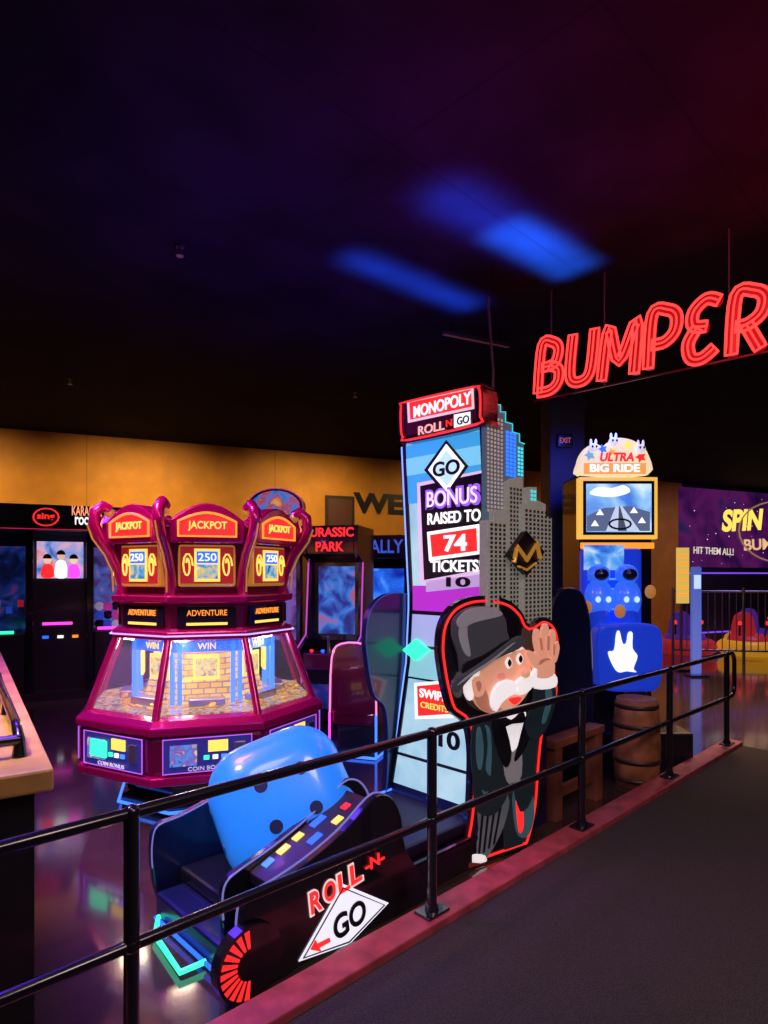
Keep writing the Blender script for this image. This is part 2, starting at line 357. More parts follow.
cd('coat_highlight',[(480,730),(490,728),(492,760),(488,795),(482,790),(480,760)],.02,.028,TUX2)
cd('coat_tail',[(514,788),(532,792),(534,820),(526,838),(516,830)],.01,.02,TUX2)
cd('coat_tail_red',[(516,800),(522,796),(524,826),(519,832)],.016,.023,RED)
cd('waistcoat',[(504,740),(520,738),(522,775),(512,785),(505,775)],.02,.028,HATL)
cd('shirt_front',[(500,716),(526,712),(523,735),(513,752),(505,738)],.02,.032,WH)
cd('lapel',[(492,716),(502,716),(512,752),(506,768),(496,745)],.024,.034,INK)
cd('lapel_right',[(528,710),(534,722),(526,748),(515,762),(518,745)],.024,.034,INK)
cd('bow_tie',[(502,714),(512,720),(523,711),(525,722),(513,724),(503,727)],.03,.042,INK)
cd('arm_raised',[(526,722),(534,700),(536,686),(554,684),(556,700),(550,722),(540,738),(530,738)],.02,.04,TUX)
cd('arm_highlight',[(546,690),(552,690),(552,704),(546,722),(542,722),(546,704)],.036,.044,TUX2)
cd('cuff',[(534,677),(555,674),(556,687),(536,689)],.03,.05,WH)
cd('arm_lower',[(474,724),(484,722),(488,745),(486,770),(494,780),(490,792),(476,784),(472,755)],.02,.036,TUX)
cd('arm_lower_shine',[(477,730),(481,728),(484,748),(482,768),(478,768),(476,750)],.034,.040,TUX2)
cd('palm',[(535,652),(550,650),(555,662),(553,676),(538,678),(533,666)],.03,.052,SKIN)
for i,p in enumerate([[(538,655),(534,642),(535,630),(540,631),(543,652)],[(543,652),(541,636),(544,624),(549,627),(549,651)],[(548,652),(549,636),(553,629),(556,635),(554,655)],[(552,656),(555,645),(558,641),(560,649),(556,663)],[(536,668),(529,660),(527,652),(532,651),(540,660)]]):
    cd('finger_%d'%i,p,.04,.058+.003*i,SKIN,bev=.005)
for i,p in enumerate([[(542,650),(540.5,638),(541.8,638),(543.4,650)],[(548.2,650),(548.4,636),(549.8,636),(549.6,650)],[(553.6,655),(554.4,644),(555.6,645),(555,655)]]): cd('finger_gap_%d'%i,p,.06,.072,SK2,0,0)
cd('palm_crease',[(538,662),(546,658),(552,660),(546,661),(540,665)],.05,.056,SK2)
cd('head_shape',[(472,690),(474,672),(486,660),(505,650),(520,645),(528,652),(531,664),(532,684),(524,700),(510,711),(492,714),(478,706)],.02,.05,SKIN,bev=.012)
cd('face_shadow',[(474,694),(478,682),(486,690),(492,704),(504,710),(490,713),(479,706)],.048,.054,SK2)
cd('cheek',[(497,676),(502,672),(506,677),(502,682)],.048,.054,mat('cheek_pink',(.9,.3,.25),.5,em=(.9,.3,.22),es=.4))
cd('ear',[(472,680),(480,676),(486,684),(483,696),(475,696)],.05,.066,SKIN,bev=.006)
cd('ear_inner',[(476,683),(480,681),(482,686),(479,692)],.064,.069,SK2)
cd('hair',[(464,688),(472,672),(480,670),(478,678),(472,684),(474,698),(468,700)],.05,.062,WH)
cd('moustache_left',[(517,683),(508,680),(499,684),(493,694),(492,706),(497,712),(502,704),(510,697),(518,693)],.05,.075,WH,bev=.008)
cd('moustache_right',[(517,683),(523,677),(531,675),(537,668),(537,680),(531,690),(524,695),(517,694)],.05,.075,WH,bev=.008)
cd('mouth',[(509,699),(519,697),(522,699),(515,705)],.05,.058,RED)
def cpt(px,py,b):
    f=CF.off(b);return f.w(*f.px(px,py))
ball(G,'nose',cpt(525,673,.08),(.035,.032,.032),SKIN)
for i,(x,y) in enumerate([(509,663),(520,659)]):
    cd('eye_%d'%i,[(x-3.5,y),(x,y-6),(x+3.5,y),(x,y+6)],.05,.056,WH);cd('pupil_%d'%i,[(x-1,y),(x+1,y-4),(x+3,y),(x+1,y+4)],.055,.060,INK)
    cd('brow_%d'%i,[(x-5,y-8),(x,y-12),(x+4,y-10),(x,y-9)],.055,.062,WH)
cd('hat_crown',[(466,676),(461,655),(455,636),(456,620),(466,610),(482,606),(497,609),(506,618),(508,632),(511,648),(492,660)],.03,.075,HAT,bev=.012)
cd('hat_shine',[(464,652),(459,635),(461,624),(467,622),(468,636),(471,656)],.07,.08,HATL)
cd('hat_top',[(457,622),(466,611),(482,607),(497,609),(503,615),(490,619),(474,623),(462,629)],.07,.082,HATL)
cd('hat_band',[(464,664),(484,655),(510,639),(512,649),(492,662),(467,677)],.07,.084,INK)
cd('hat_brim',[(453,690),(455,680),(468,672),(490,657),(508,643),(520,636),(526,640),(520,649),(500,658),(480,670),(466,684),(458,693)],.07,.10,HAT,bev=.01)
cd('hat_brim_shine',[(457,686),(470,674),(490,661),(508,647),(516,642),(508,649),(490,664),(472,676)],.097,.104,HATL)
# console fins
FN=[(262,992),(250,985),(243,950),(243,918),(250,900),(275,886),(310,862),(345,832),(372,801),(384,795),(394,800),(402,818),(406,848),(424,880),(426,903),(395,921),(340,953),(300,977)]
S1=RL.off(-.25)
fin=[(k,max(z,.0)) for k,z in S1.tr(smoothp(FN,3))]
prism(G,'fin_near',S1,fin,-.05,0,BLK,.01)
EG=em('fin_edge',(.25,.25,.7),.6)
tube(G,'fin_near_edge',[S1.w(u,z,-.052) for u,z in fin],.005,EG,True)
S2=RL.off(-.52)
FI=[(228,960),(224,930),(222,900),(226,882),(240,869),(270,848),(300,824),(325,801),(342,783),(352,779),(362,784),(370,800),(380,840),(385,880)]
fin2=[(k,max(z,.0)) for k,z in S2.tr(smoothp(FI,3,False))]
fin2=fin2+[(fin2[-1][0],0.0),(fin2[0][0],0.0)]
prism(G,'fin_inner',S2,fin2,-.04,0,BLK,.008)
tube(G,'fin_inner_edge',[S2.w(u,z,.004) for u,z in fin2 if z>.2],.005,EG)
S3=RL.off(-1.22)
prism(G,'fin_far',S3,[(u+.02,z*1.1) for u,z in fin],-.05,0,NAVY,.01)
tube(G,'fin_far_edge',[S3.w(u+.02,z*1.1,.004) for u,z in fin if z>.2],.004,EG)
def sd(name,pts,b0,b1,m,bev=.002): return prism(G,name,S1,S1.off(b1).tr(pts),b0,b1,m,bev)
for i,(ch,px,py,h) in enumerate([('R',316,901,24),('O',330,891,22),('L',344,882,22),('L',356,873,22)]):
    ptext(G,'roll_edge_%d'%i,ch,S1,px,py,14,h+2,em('pinkedge',(1,.6,.6),1),b=.004,off=.05,rot=.12);ptext(G,'roll_%d'%i,ch,S1,px,py,11,h-2,RED,b=.009,off=.02,rot=.12)
ptext(G,'roll_n','-N-',S1,375,861,19,12,RED,b=.008,off=.02,rot=.1)
DI=[(343,884),(389,903),(350,944),(299,962)]
sd('start_diamond',DI,0,.008,em('cream_white',(.9,.88,1),.95))
dl=S1.off(.012);c0=(345,923)
tube(G,'start_ring',[dl.w(*p) for p in dl.tr([(c0[0]+(x-c0[0])*.9,c0[1]+(y-c0[1])*.9) for x,y in DI])],.004,INK,True)
ptext(G,'start_go','GO',S1,350,919,32,25,INK,b=.014,off=.025,rot=.15)
sd('start_arrow',[(311,950),(316,940),(318,944),(330,938),(331,942),(320,948),(322,952)],.008,.016,RED)
bm=bmesh.new();fgr=RL.off(-.22);c=(-.93,.16)
for i in range(11):
    a=math.pi*(.55+.09*i)
    q=[fgr.w(c[0]+r*math.cos(a+da),c[1]+r*math.sin(a+da),0) for r,da in((.07,-.09),(.15,-.09),(.15,.09),(.07,.09))]
    bm.faces.new([bm.verts.new(v) for v in q])
mesh(G,'fan_bars',bm,RED)
prism(G,'fan_disc',fgr,[(c[0]+.165*math.cos(i/24*6.283),max(0,c[1]+.165*math.sin(i/24*6.283))) for i in range(24)],-.06,-.003,BLK)
bx(G,'console_base',RL,-.78,.95,0,.20,-1.22,-.3,BLK,.02)
bx(G,'console_front_step',RL,-.95,-.78,0,.14,-1.15,-.35,NAVY,.02)
dk0,dk1=(-.76,.40),(-.14,.655)
def deckp(s): return dk0[1]+(s-dk0[0])/(dk1[0]-dk0[0])*(dk1[1]-dk0[1])
prism(G,'control_deck',S2,[dk0,dk1,(dk1[0],dk1[1]-.05),(dk0[0],dk0[1]-.05)],.0,.22,BLKM,.005)
for i,(s,w,bb,m) in enumerate([(-.68,.05,.05,LEDB),(-.59,.06,.05,YEL),(-.50,.05,.05,YEL),(-.47,.07,.15,BLUE),(-.38,.08,.06,BLUE),(-.33,.05,.16,YEL),(-.24,.04,.12,RED)]):
    prism(G,'deck_display_%d'%i,S2,[(s-w/2,deckp(s-w/2)+.002),(s+w/2,deckp(s+w/2)+.002),(s+w/2,deckp(s+w/2)+.008),(s-w/2,deckp(s-w/2)+.008)],bb-.022,bb+.022,m)
bx(G,'ramp_lane',RL,.16,.9,.20,.28,-1.15,-.35,mat('lane_navy',(.008,.01,.04),.5),.02)
for t in(.50,1.08): tube(G,'ramp_led_%d'%int(t*100),[st(.18,t,.295),st(.8,t,.295)],.008,LEDB)
tube(G,'base_floor_glow_far',[st(-.80,1.27,.03),st(.9,1.27,.03)],.012,LEDB)  # glow tube added to light the floor beside the die machine
tube(G,'base_floor_glow_front',[st(-.97,.45,.03),st(-.97,1.1,.03)],.010,BLUE)  # second added glow tube, lights the floor in front
# big die
bm=bmesh.new();bmesh.ops.create_cube(bm,size=1)
bmesh.ops.bevel(bm,geom=bm.edges[:],offset=.32,segments=8,affect='EDGES',profile=.5)
DIE=mat('die_blue',(.03,.3,.95),.3,em=(.015,.24,1),es=.5,coat=.6)  # self-glow put into the die's blue
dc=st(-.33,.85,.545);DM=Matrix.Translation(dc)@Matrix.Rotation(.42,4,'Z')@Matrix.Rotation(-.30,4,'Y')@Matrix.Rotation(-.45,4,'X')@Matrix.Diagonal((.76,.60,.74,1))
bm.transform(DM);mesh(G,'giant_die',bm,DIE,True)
k=0;PIP=mat('pip_navy',(.008,.015,.09),.4)
for ax,sg,pats in((2,1,[(-.13,-.13),(.13,.13),(0,0),(-.13,.13),(.13,-.13)]),(1,-1,[(-.15,-.15),(.15,-.15),(-.15,.15),(.15,.15)]),(0,1,[(-.13,.13),(0,0),(.13,-.13)]),(0,-1,[(-.13,-.13),(.13,.13)])):
    for a,b in pats:
        p=[0,0,0];p[ax]=sg*.503;p[(ax+1)%3]=a;p[(ax+2)%3]=b
        q=list(p);p[ax]=sg*.455
        cyl(G,'pip_%d'%k,DM@Vector(p),DM@Vector(q),.036,.036,PIP);k+=1
tube(G,'green_floor_strip',[Vector((-1.20,3.3,.03)),Vector((-1.155,3.13,.03)),Vector((-.934,2.84,.03)),Vector((-.84,2.92,.03))],.014,GREEN)
# ---------------------------------------------------------------- coin pusher (octagonal)
C=(-1.56,5.4);K=root('coin_pusher_machine',(*C,0));TH=math.radians(-5);Q=.965
def oc(name,prof,m,bev=0): return lathe(K,name,C,[(r*Q,z) for r,z in prof],m,8,TH,False,bev=bev)
def cor(i,r,z): a=TH+i*math.pi/4;return Vector((C[0]+Q*r*math.sin(a),C[1]-Q*r*math.cos(a),z))
def face(i,r):
    a=cor(i,r,0);b=cor(i+1,r,0);return Fr(a.x,a.y,b.x-a.x,b.y-a.y),(b-a).length
oc('pedestal',[(.72,0),(.72,.1),(.66,.12),(.74,.34)],BLK)
tube(K,'pedestal_floor_glow',[cor(i,.75,.05) for i in range(8)],.012,LEDB,True)  # glowing ring added to spill blue onto the floor
oc('console_ring',[(.80,.30),(.98,.36),(1.04,.44),(1.045,.66),(1.02,.72)],MAR2,.01)
oc('console_rim_low',[(.95,.315),(1.06,.34),(1.065,.40),(1.0,.42)],MAR,.01)
oc('console_rim',[(.99,.69),(1.075,.70),(1.08,.76),(1.02,.80),(.96,.82)],MAR,.012)
coin=screen('coin_bed',[(.15,.06,.01),(.6,.3,.05),(.9,.55,.15),(.2,.4,.9)],38,.7,'vor')
oc('coin_tray',[(.95,.80),(.95,.83)],coin)
bkm=mat('gold_bricks',(.5,.3,.05),.4);nt=bkm.node_tree;bs=nt.nodes['Principled BSDF']
tc=nt.nodes.new('ShaderNodeTexCoord');mp=nt.nodes.new('ShaderNodeMapping');mp.inputs['Rotation'].default_value[0]=math.pi/2
br=nt.nodes.new('ShaderNodeTexBrick');br.inputs['Color1'].default_value=(.95,.6,.14,1);br.inputs['Color2'].default_value=(.7,.35,.05,1);br.inputs['Mortar'].default_value=(.05,.1,.35,1)
br.inputs['Scale'].default_value=1;br.inputs['Brick Width'].default_value=.09;br.inputs['Row Height'].default_value=.045;br.inputs['Mortar Size'].default_value=.006
nt.links.new(tc.outputs['Object'],mp.inputs['Vector']);nt.links.new(mp.outputs['Vector'],br.inputs['Vector']);nt.links.new(br.outputs['Color'],bs.inputs['Emission Color']);bs.inputs['Emission Strength'].default_value=.85
oc('inner_tower',[(.54,.83),(.50,1.0),(.42,1.02),(.40,1.36)],bkm)
gl=mat('pusher_glass',(.9,.95,1),.03,alpha=.08)
oc('glass',[(.965,.82),(.74,1.36)],gl)
for i in range(8):
    tube(K,'strut_%d'%i,[cor(i,.985,.79),cor(i,.755,1.38)],.030,MAR)
    f,L=face(i,.62)
    bx(K,'inner_blue_frame_a_%d'%i,f,L*.02,L*.10,.84,1.34,0,.02,LEDB);bx(K,'inner_blue_frame_b_%d'%i,f,L*.90,L*.98,.84,1.34,0,.02,LEDB)
    bx(K,'inner_lintel_%d'%i,f,0,L,1.25,1.34,0,.02,BLUE);bx(K,'inner_sweeper_%d'%i,f,L*.2,L*.8,.84,.90,0,.12,STEEL,.01)
    bx(K,'inner_gold_panel_%d'%i,f,L*.28,L*.72,1.02,1.22,-.06,-.04,YEL);bx(K,'inner_art_%d'%i,f,L*.32,L*.68,1.05,1.19,-.04,-.035,screen('pusher_inner',[(.05,.3,.7),(.9,.6,.15),(1,.85,.4),(.7,.2,.05)],14,.9))
    text(K,'inner_text_%d'%i,'WIN',f,L*.5,1.295,.026,L*.3,.05,YEL,off=.01)
for i in range(110):
    a=random.random()*6.283;r=random.uniform(.58,.83);p=Vector((C[0]+r*math.cos(a),C[1]+r*math.sin(a),.835+random.random()*.03))
    if i<60: cyl(K,'token_%d'%i,p,p+Vector((random.uniform(-.006,.006),random.uniform(-.006,.006),.012)),.028,.028,GOLD,10)
oc('neck_low',[(.74,1.34),(.80,1.36),(.80,1.42),(.73,1.44)],MAR,.01)
oc('neck',[(.72,1.42),(.74,1.62)],MAR2)
oc('neck_top_rim',[(.72,1.62),(.80,1.64),(.81,1.69),(.70,1.71)],MAR,.01)
oc('crown',[(.66,1.69),(.70,1.75),(.79,2.10),(.81,2.22),(.72,2.26)],MAR2,.005)
oc('crown_roof',[(.76,2.24),(.5,2.3),(.1,2.32)],BLK)
ARTS=screen('crown_art',[(.02,.1,.4),(.1,.45,.8),(.9,.6,.2),(.9,.9,.8)],12,.9)
PART=screen('pusher_console_art',[(.02,.05,.3),(.1,.3,.9),(.2,.1,.5),(.9,.7,.3)],16,.9)
PBB=mat('pusher_blackblue',(.02,.02,.08),.3,em=(.03,.03,.3),es=.5);CRF=mat('crown_red',(.25,.01,.02),.3,em=(.5,.02,.03),es=.5)
for i in range(8):
    tube(K,'crown_strut_%d'%i,[cor(i,.74,1.66),cor(i,.71,1.76),cor(i,.74,1.88),cor(i,.80,2.02),cor(i,.89,2.14),cor(i,.94,2.24),cor(i,.93,2.34),cor(i,.87,2.39),cor(i,.82,2.36)],.044,MAR)
    tube(K,'crown_strut_gold_%d'%i,[cor(i,.79,1.72),cor(i,.80,1.88),cor(i,.86,2.01),cor(i,.95,2.13),cor(i,.99,2.24)],.007,GOLD)
    ball(K,'finial_%d'%i,cor(i,.82,2.34),(.04,.04,.04),GOLD)
    f,L=face(i,1.05)
    bx(K,'console_frame_%d'%i,f,L*.10,L*.90,.43,.675,0,.012,PBB,.004)
    tube(K,'console_frame_trim_%d'%i,[f.w(*q,.014) for q in((L*.10,.43),(L*.90,.43),(L*.90,.675),(L*.10,.675))],.005,em('trim_violet',(.5,.1,.8),1.1),True)
    bx(K,'console_display_%d'%i,f,L*.5,L*.68,.57,.65,.012,.022,YEL);bx(K,'console_display_b_%d'%i,f,L*.16,L*.40,.48,.63,.012,.022,PART)
    for j in range(3): bx(K,'console_key_%d_%d'%(i,j),f,L*(.46+.08*j),L*(.51+.08*j),.515,.545,.012,.022,[GREEN,WHT,LEDB][j])
    bx(K,'coin_slot_%d'%i,f,L*.74,L*.84,.50,.63,.012,.03,STEEL,.004)
    text(K,'console_text_%d'%i,'COIN BONUS',f,L*.5,.458,.026,L*.36,.028,em('lit_soft',(.7,.6,.9),.8))
    f,L=face(i,.735)
    bx(K,'neck_panel_%d'%i,f,L*.1,L*.9,1.45,1.61,-.02,.02,BLK,.004)
    text(K,'neck_text_%d'%i,'ADVENTURE',f,L*.5,1.56,.026,L*.55,.045,ORG,off=.01)
    bx(K,'neck_lamp_%d'%i,f,L*.22,L*.78,1.465,1.485,.02,.026,YEL)
    tube(K,'neck_led_%d'%i,[cor(i,.815,1.39),cor(i+1,.815,1.39)],.006,em('led_lilac',(.5,.4,1),1.4))
    f,L=face(i,.755)
    bx(K,'crown_frame_%d'%i,f,L*.12,L*.88,1.76,2.09,-.08,.03,GOLD,.02)
    bx(K,'crown_field_%d'%i,f,L*.15,L*.85,1.785,2.065,.03,.036,CRF)
    bx(K,'crown_screen_%d'%i,f,L*.33,L*.67,1.80,2.05,.036,.046,YEL)
    bx(K,'crown_screen_art_%d'%i,f,L*.36,L*.64,1.82,1.93,.046,.05,ARTS)
    bx(K,'crown_screen_blue_%d'%i,f,L*.36,L*.64,1.94,2.03,.046,.05,BLUE)
    text(K,'crown_num_%d'%i,'250',f,L*.5,1.985,.055,L*.24,.06,WHT,off=.01)
    for q,sg in((.24,-1),(.76,1)):
        tube(K,'swirl_%d_%d'%(i,sg),[f.w(L*q+.04*math.cos(a*.6)*(1-a/18),1.92+.10*math.sin(a*.6)*(1-a/30),.04) for a in range(16)],.007,YEL)
    f,L=face(i,.83)
    def arch(u0,u1,z0,z1,rise):
        n=10;return [(u0,z0),(u1,z0)]+[(u1+(u0-u1)*j/n,z1+rise*math.sin(math.pi*j/n)) for j in range(n+1)]
    prism(K,'arch_body_%d'%i,f,arch(L*.06,L*.94,2.09,2.26,.13),-.10,.05,MAR,.015)
    prism(K,'arch_sign_%d'%i,f,arch(L*.18,L*.82,2.15,2.24,.06),.05,.06,RED,.003)
    tube(K,'arch_gold_%d'%i,[f.w(u,z,.062) for u,z in arch(L*.16,L*.84,2.14,2.25,.065)],.010,ORG,True)
    text(K,'arch_text_%d'%i,'JACKPOT',f,L*.5,2.215,.066,L*.46,.075,YEL,off=.02)
f,L=face(-1,1.05);bx(K,'green_lamp',f,L*.22,L*.45,.50,.63,.02,.04,GREEN,.02)
light('pusher_interior_lamp','POINT',(C[0],C[1]-.6,1.3),(0,0,0),(1,.8,.5),13,.1)
light('pusher_interior_lamp_side','POINT',(C[0]+.55,C[1]-.2,1.3),(0,0,0),(.8,.8,.9),10,.1)
light('pusher_interior_lamp_left','POINT',(C[0]-.5,C[1]-.3,1.3),(0,0,0),(1,.8,.5),10,.1)
# ---------------------------------------------------------------- karaoke booth
BF=RF.off(1.2);B=root('karaoke_booth',BF.w(-6.2,0,-.5))
u0=-7.9;u1=-4.86
bx(B,'base',BF,u0,u1,0,.12,-1.05,0,BLKM)
bx(B,'back',BF,u0,u1,.12,2.5,-1.05,-1.0,NAVY)
bx(B,'roof',BF,u0,u1,2.5,2.56,-1.05,0,BLKM)
bx(B,'header',BF,u0,u1,2.5,2.88,-.06,.05,BLK,.01)
for i,u in enumerate((u0,-6.55,-5.75,u1-.1)): bx(B,'pillar_%d'%i,BF,u,u+.1,.12,2.5,-1.0,0,BLK,.01)
ptext(B,'title_text','KARAOKE',BF,87,511,30,10,em('lit_salmon',(1,.35,.2),1.1),b=.056,off=.02)
ptext(B,'title_text_room','room',BF,86,521,22,8,WHT,b=.056,off=.02)
for rr,m in((22,RED),(19,INK)):
    f=BF.off(.056);prism(B,'logo_%d'%rr,BF,f.tr([(46+rr*.62*math.cos(a/16*6.283),517+rr*.42*math.sin(a/16*6.283)) for a in range(16)]),.05,.056+(.004 if rr<20 else 0),m)
ptext(B,'logo_text','sing',BF,46,517,18,8,RED,b=.064,off=.03)
sf=BF.off(-.15)
bx(B,'screen',BF,-6.42,-5.8,1.8,2.35,-.2,-.15,screen('booth_sky',[(.05,.15,.6),(.3,.4,.9),(.9,.5,.7),(.9,.2,.2)],3.5,.8))
for i,(u,h,bm_,hm) in enumerate([(-6.28,.2,RED,em('peach',(1,.6,.45),.9)),(-6.1,.26,WHT,em('peach2',(.9,.5,.35),.9)),(-5.93,.2,MAG,em('peach3',(1,.7,.5),.9))]):
    prism(B,'singer_body_%d'%i,sf,smoothp([(u-.08,1.82),(u+.08,1.82),(u+.07,1.82+h*.8),(u,1.82+h),(u-.07,1.82+h*.8)],3),0,.004,bm_)
    prism(B,'singer_head_%d'%i,sf,[(u+.055*math.cos(a/12*6.283),1.82+h+.06+.065*math.sin(a/12*6.283)) for a in range(12)],0,.006,hm)
    prism(B,'singer_hair_%d'%i,sf,[(u+.06*math.cos(a/12*3.1416),1.82+h+.075+.07*math.sin(a/12*3.1416)) for a in range(13)],0,.008,INK)
bx(B,'screen_body',BF,-6.45,-5.76,.12,1.76,-.9,-.2,BLKM)
bx(B,'prize_case',BF,-5.65,-5.0,.7,2.3,-.95,-.85,screen('prize_glow',[(.02,.02,.1),(.1,.05,.3),(.05,.15,.6),(.7,.1,.1)],5,.6))
bx(B,'prize_counter',BF,-5.65,-4.96,.12,1.0,-.9,-.05,BLKM,.02)
bx(B,'prize_strip',BF,-5.6,-5.0,1.02,1.06,-.1,-.04,MAG)
PL=[mat('plush_red',(.6,.03,.03),.8,em=(.6,.02,.03),es=.4),mat('plush_blue',(.03,.06,.6),.8,em=(.03,.08,.7),es=.4),mat('plush_white',(.6,.6,.65),.8,em=(.5,.5,.7),es=.3),mat('plush_pink',(.6,.05,.35),.8,em=(.6,.04,.4),es=.4)]
for i in range(14):
    ball(B,'plush_%d'%i,BF.w(-5.58+.12*(i%5),1.08+.14*(i//5),-.5+.1*(i%3)),(.07,.06,.07),PL[i%4] if i%3 else BLKM)
bx(B,'left_window',BF,-7.7,-6.6,.9,2.3,-.9,-.85,screen('left_win',[(.003,.005,.02),(.005,.01,.08),(.01,.04,.25),(.25,.02,.12)],4,.45))
bx(B,'left_counter',BF,-7.7,-6.56,.12,1.0,-.9,-.02,BLKM,.02)
for i in range(6): bx(B,'song_card_%d'%i,BF,-7.55+.16*i,-7.47+.16*i,1.25+.1*(i%2),1.36+.1*(i%2),-.84,-.83,[PL[0],PL[1],PL[3],PL[2],PL[1],PL[0]][i])
bx(B,'blue_slot',BF,-6.35,-5.95,1.1,1.14,-.2,-.18,MAG);bx(B,'green_slot',BF,-7.0,-6.7,1.0,1.04,-.05,0,GREEN)
for i in range(3): bx(B,'player_button_%d'%i,BF,-6.35+.2*i,-6.27+.2*i,.9,.94,-.2,-.17,[BLUE,WHT,ORG][i])
tube(B,'header_red_edge',[BF.w(u0,2.52,.055),BF.w(u1,2.52,.055)],.006,mat('dim_red_led',(.3,0,.02),.4,em=(.7,.02,.1),es=.6))
# ---------------------------------------------------------------- mid background cabinets
def cabinet(name,ox,oy,ax,ay,w,h,d,title,tcol,scr,trim,title2=None):
    f=Fr(ox,oy,ax,ay);R=root(name,f.w(w/2,0,-d/2))
    side=[(-d,0),(0,0),(.02,.7),(.18,.85),(.18,.95),(-.15,1.1),(-.25,h-.45),(.0,h-.35),(.0,h),(-d,h)]
    for nm,u in(('side_left',0),('side_right',w-.05)):
        bm=bmesh.new();A=[bm.verts.new(f.w(u,z,b)) for b,z in side];Bv=[bm.verts.new(f.w(u+.05,z,b)) for b,z in side];N=len(side)
        bm.faces.new(A);bm.faces.new(Bv[::-1])
        for i in range(N): bm.faces.new((A[i],A[(i+1)%N],Bv[(i+1)%N],Bv[i]))
        mesh(R,nm,bm,BLK)
        tube(R,nm+'_trim',[f.w(u+(0.0 if u==0 else .05),z,b+.004) for b,z in side[1:7]],.010,trim)
    bx(R,'rear',f,.05,w-.05,0,h,-d,-d+.3,BLKM)
    bx(R,'lower_panel',f,.05,w-.05,.05,.7,-.15,-.02,BLKM,.01)
    bx(R,'kick_light',f,.12,w-.12,.2,.5,-.02,-.005,screen('kick_art',[(.01,.01,.05),(.02,.03,.3),(.25,.03,.3)],5,.6))
    prism(R,'control_panel',f,[(.05,.7),(w-.05,.7),(w-.05,.9),(.05,.9)],-.2,.14,MAR2,.02)
    bx(R,'screen_bezel',f,.05,w-.05,1.02,h-.45,-.5,-.3,BLK)
    bx(R,'screen',f,.12,w-.12,1.1,h-.5,-.3,-.29,scr)
    bx(R,'marquee',f,.05,w-.05,h-.35,h,-.3,-.01,BLK,.01)
    if title2:
        text(R,'marquee_text',title,f,w/2,h-.10,.0,w*.85,.15,tcol,off=.03);text(R,'marquee_text_b',title2,f,w/2,h-.26,.0,w*.5,.12,tcol,off=.03)
    else: text(R,'marquee_text',title,f,w/2,h-.17,.0,w*.8,.2,tcol,off=.015)
    for i in range(4): ball(R,'button_%d'%i,f.w(w*.2+w*.2*i,.92,.05),(.025,.025,.02),[RED,BLUE,YEL,GREEN][i])
    tube(R,'lever',[f.w(w*.5,.9,.02),f.w(w*.5,1.1,.06)],.02,STEEL)
    return R
cabinet('shooter_game_cabinet',-1.02,7.7,.97,-.22,.72,2.46,.8,'JURASSIC',RED,screen('scrA',[(.005,.01,.05),(.02,.05,.4),(.05,.25,.9),(.7,.1,.1)],4,.7),em('trim_pink',(.6,.08,.6),.9),'PARK')
cabinet('racing_game_cabinet',-.40,9.4,.97,-.22,.78,2.45,.8,'RALLY',mat('rally_blue',(.01,.03,.2),.4,em=(.04,.12,.8),es=.7),screen('scrB',[(.005,.02,.35),(.02,.15,.9),(.2,.5,1)],3,1.0),em('trim_blue',(.1,.2,1),1.6))
R=root('game_seat',(-.35,6.5,0));f=Fr(-.55,6.35,.95,-.3)
bx(R,'pedestal',f,.05,.45,0,.32,-.6,-.05,BLKM,.02)
prism(R,'seat_cushion',f,[(0,.32),(.5,.32),(.5,.48),(0,.48)],-.6,0,MAR2,.04)
prism(R,'seat_back',f,smoothp([(0,.45),(.5,.45),(.48,1.0),(.38,1.15),(.12,1.15),(.02,1.0)],3),-.12,0,MAR2,.03)
tube(R,'light_edge',[f.w(u,z,.012) for u,z in smoothp([(.0,.45),(.02,1.0),(.12,1.15),(.38,1.15),(.48,1.0),(.5,.45)],3,False)],.01,em('pinkneon',(.9,.25,.6),1.2))
tube(R,'light_base',[f.w(.0,.03,.02),f.w(0,.45,.02)],.012,MAG);tube(R,'light_base_b',[f.w(.5,.03,.02),f.w(.5,.45,.02)],.012,LEDB)
tube(R,'seat_floor_glow',[f.w(0,.02,.03),f.w(.5,.02,.03),f.w(.52,.02,-.6)],.014,LEDB)  # glowing strip added for blue reflections on the floor
R=root('prize_wheel_game',(-1.45,8.6,0));f=Fr(-1.83,8.2,.99,-.1)
bx(R,'body',f,0,.76,0,2.5,-.7,0,BLK,.03);bx(R,'window',f,.08,.68,1.0,2.3,0,.01,screen('scrD',[(.02,.02,.1),(.3,.1,.5),(.1,.2,.7)],4,.6))
cc=[(.4+.38*math.cos(a/24*6.283),2.74+.25*math.sin(a/24*6.283)) for a in range(24)]
prism(R,'round_topper',f,cc,-.15,.0,BLK,.01);prism(R,'topper_art',f,[(.4+(u-.4)*.88,2.74+(z-2.74)*.88) for u,z in cc],0,.01,screen('topper_art',[(.01,.04,.4),(.02,.25,.8),(.5,.05,.1),(.9,.4,.1)],7,.7))
tube(R,'topper_ring',[f.w(u,z,.012) for u,z in cc],.006,em('topper_trim',(.6,.05,.3),.7),True)
wf=RF.off(.01)
R=root('wall_lettering',RF.w(-.2,3,0))
ptext(R,'letters','WELCOME',RF,427,506,140,20,INK,b=.014,off=.05)
R=root('wall_menu_board',RF.w(-1.3,3,0));a,_=wf.px(325,500);b_,_=wf.px(354,500)
bx(R,'frame',RF,a,b_,2.5,3.4,0.003,.05,mat('board_frame',(.03,.015,.01),.5),.01);bx(R,'board',RF,a+.06,b_-.06,2.56,3.34,.05,.055,mat('board_dark',(.10,.035,.02),.5))
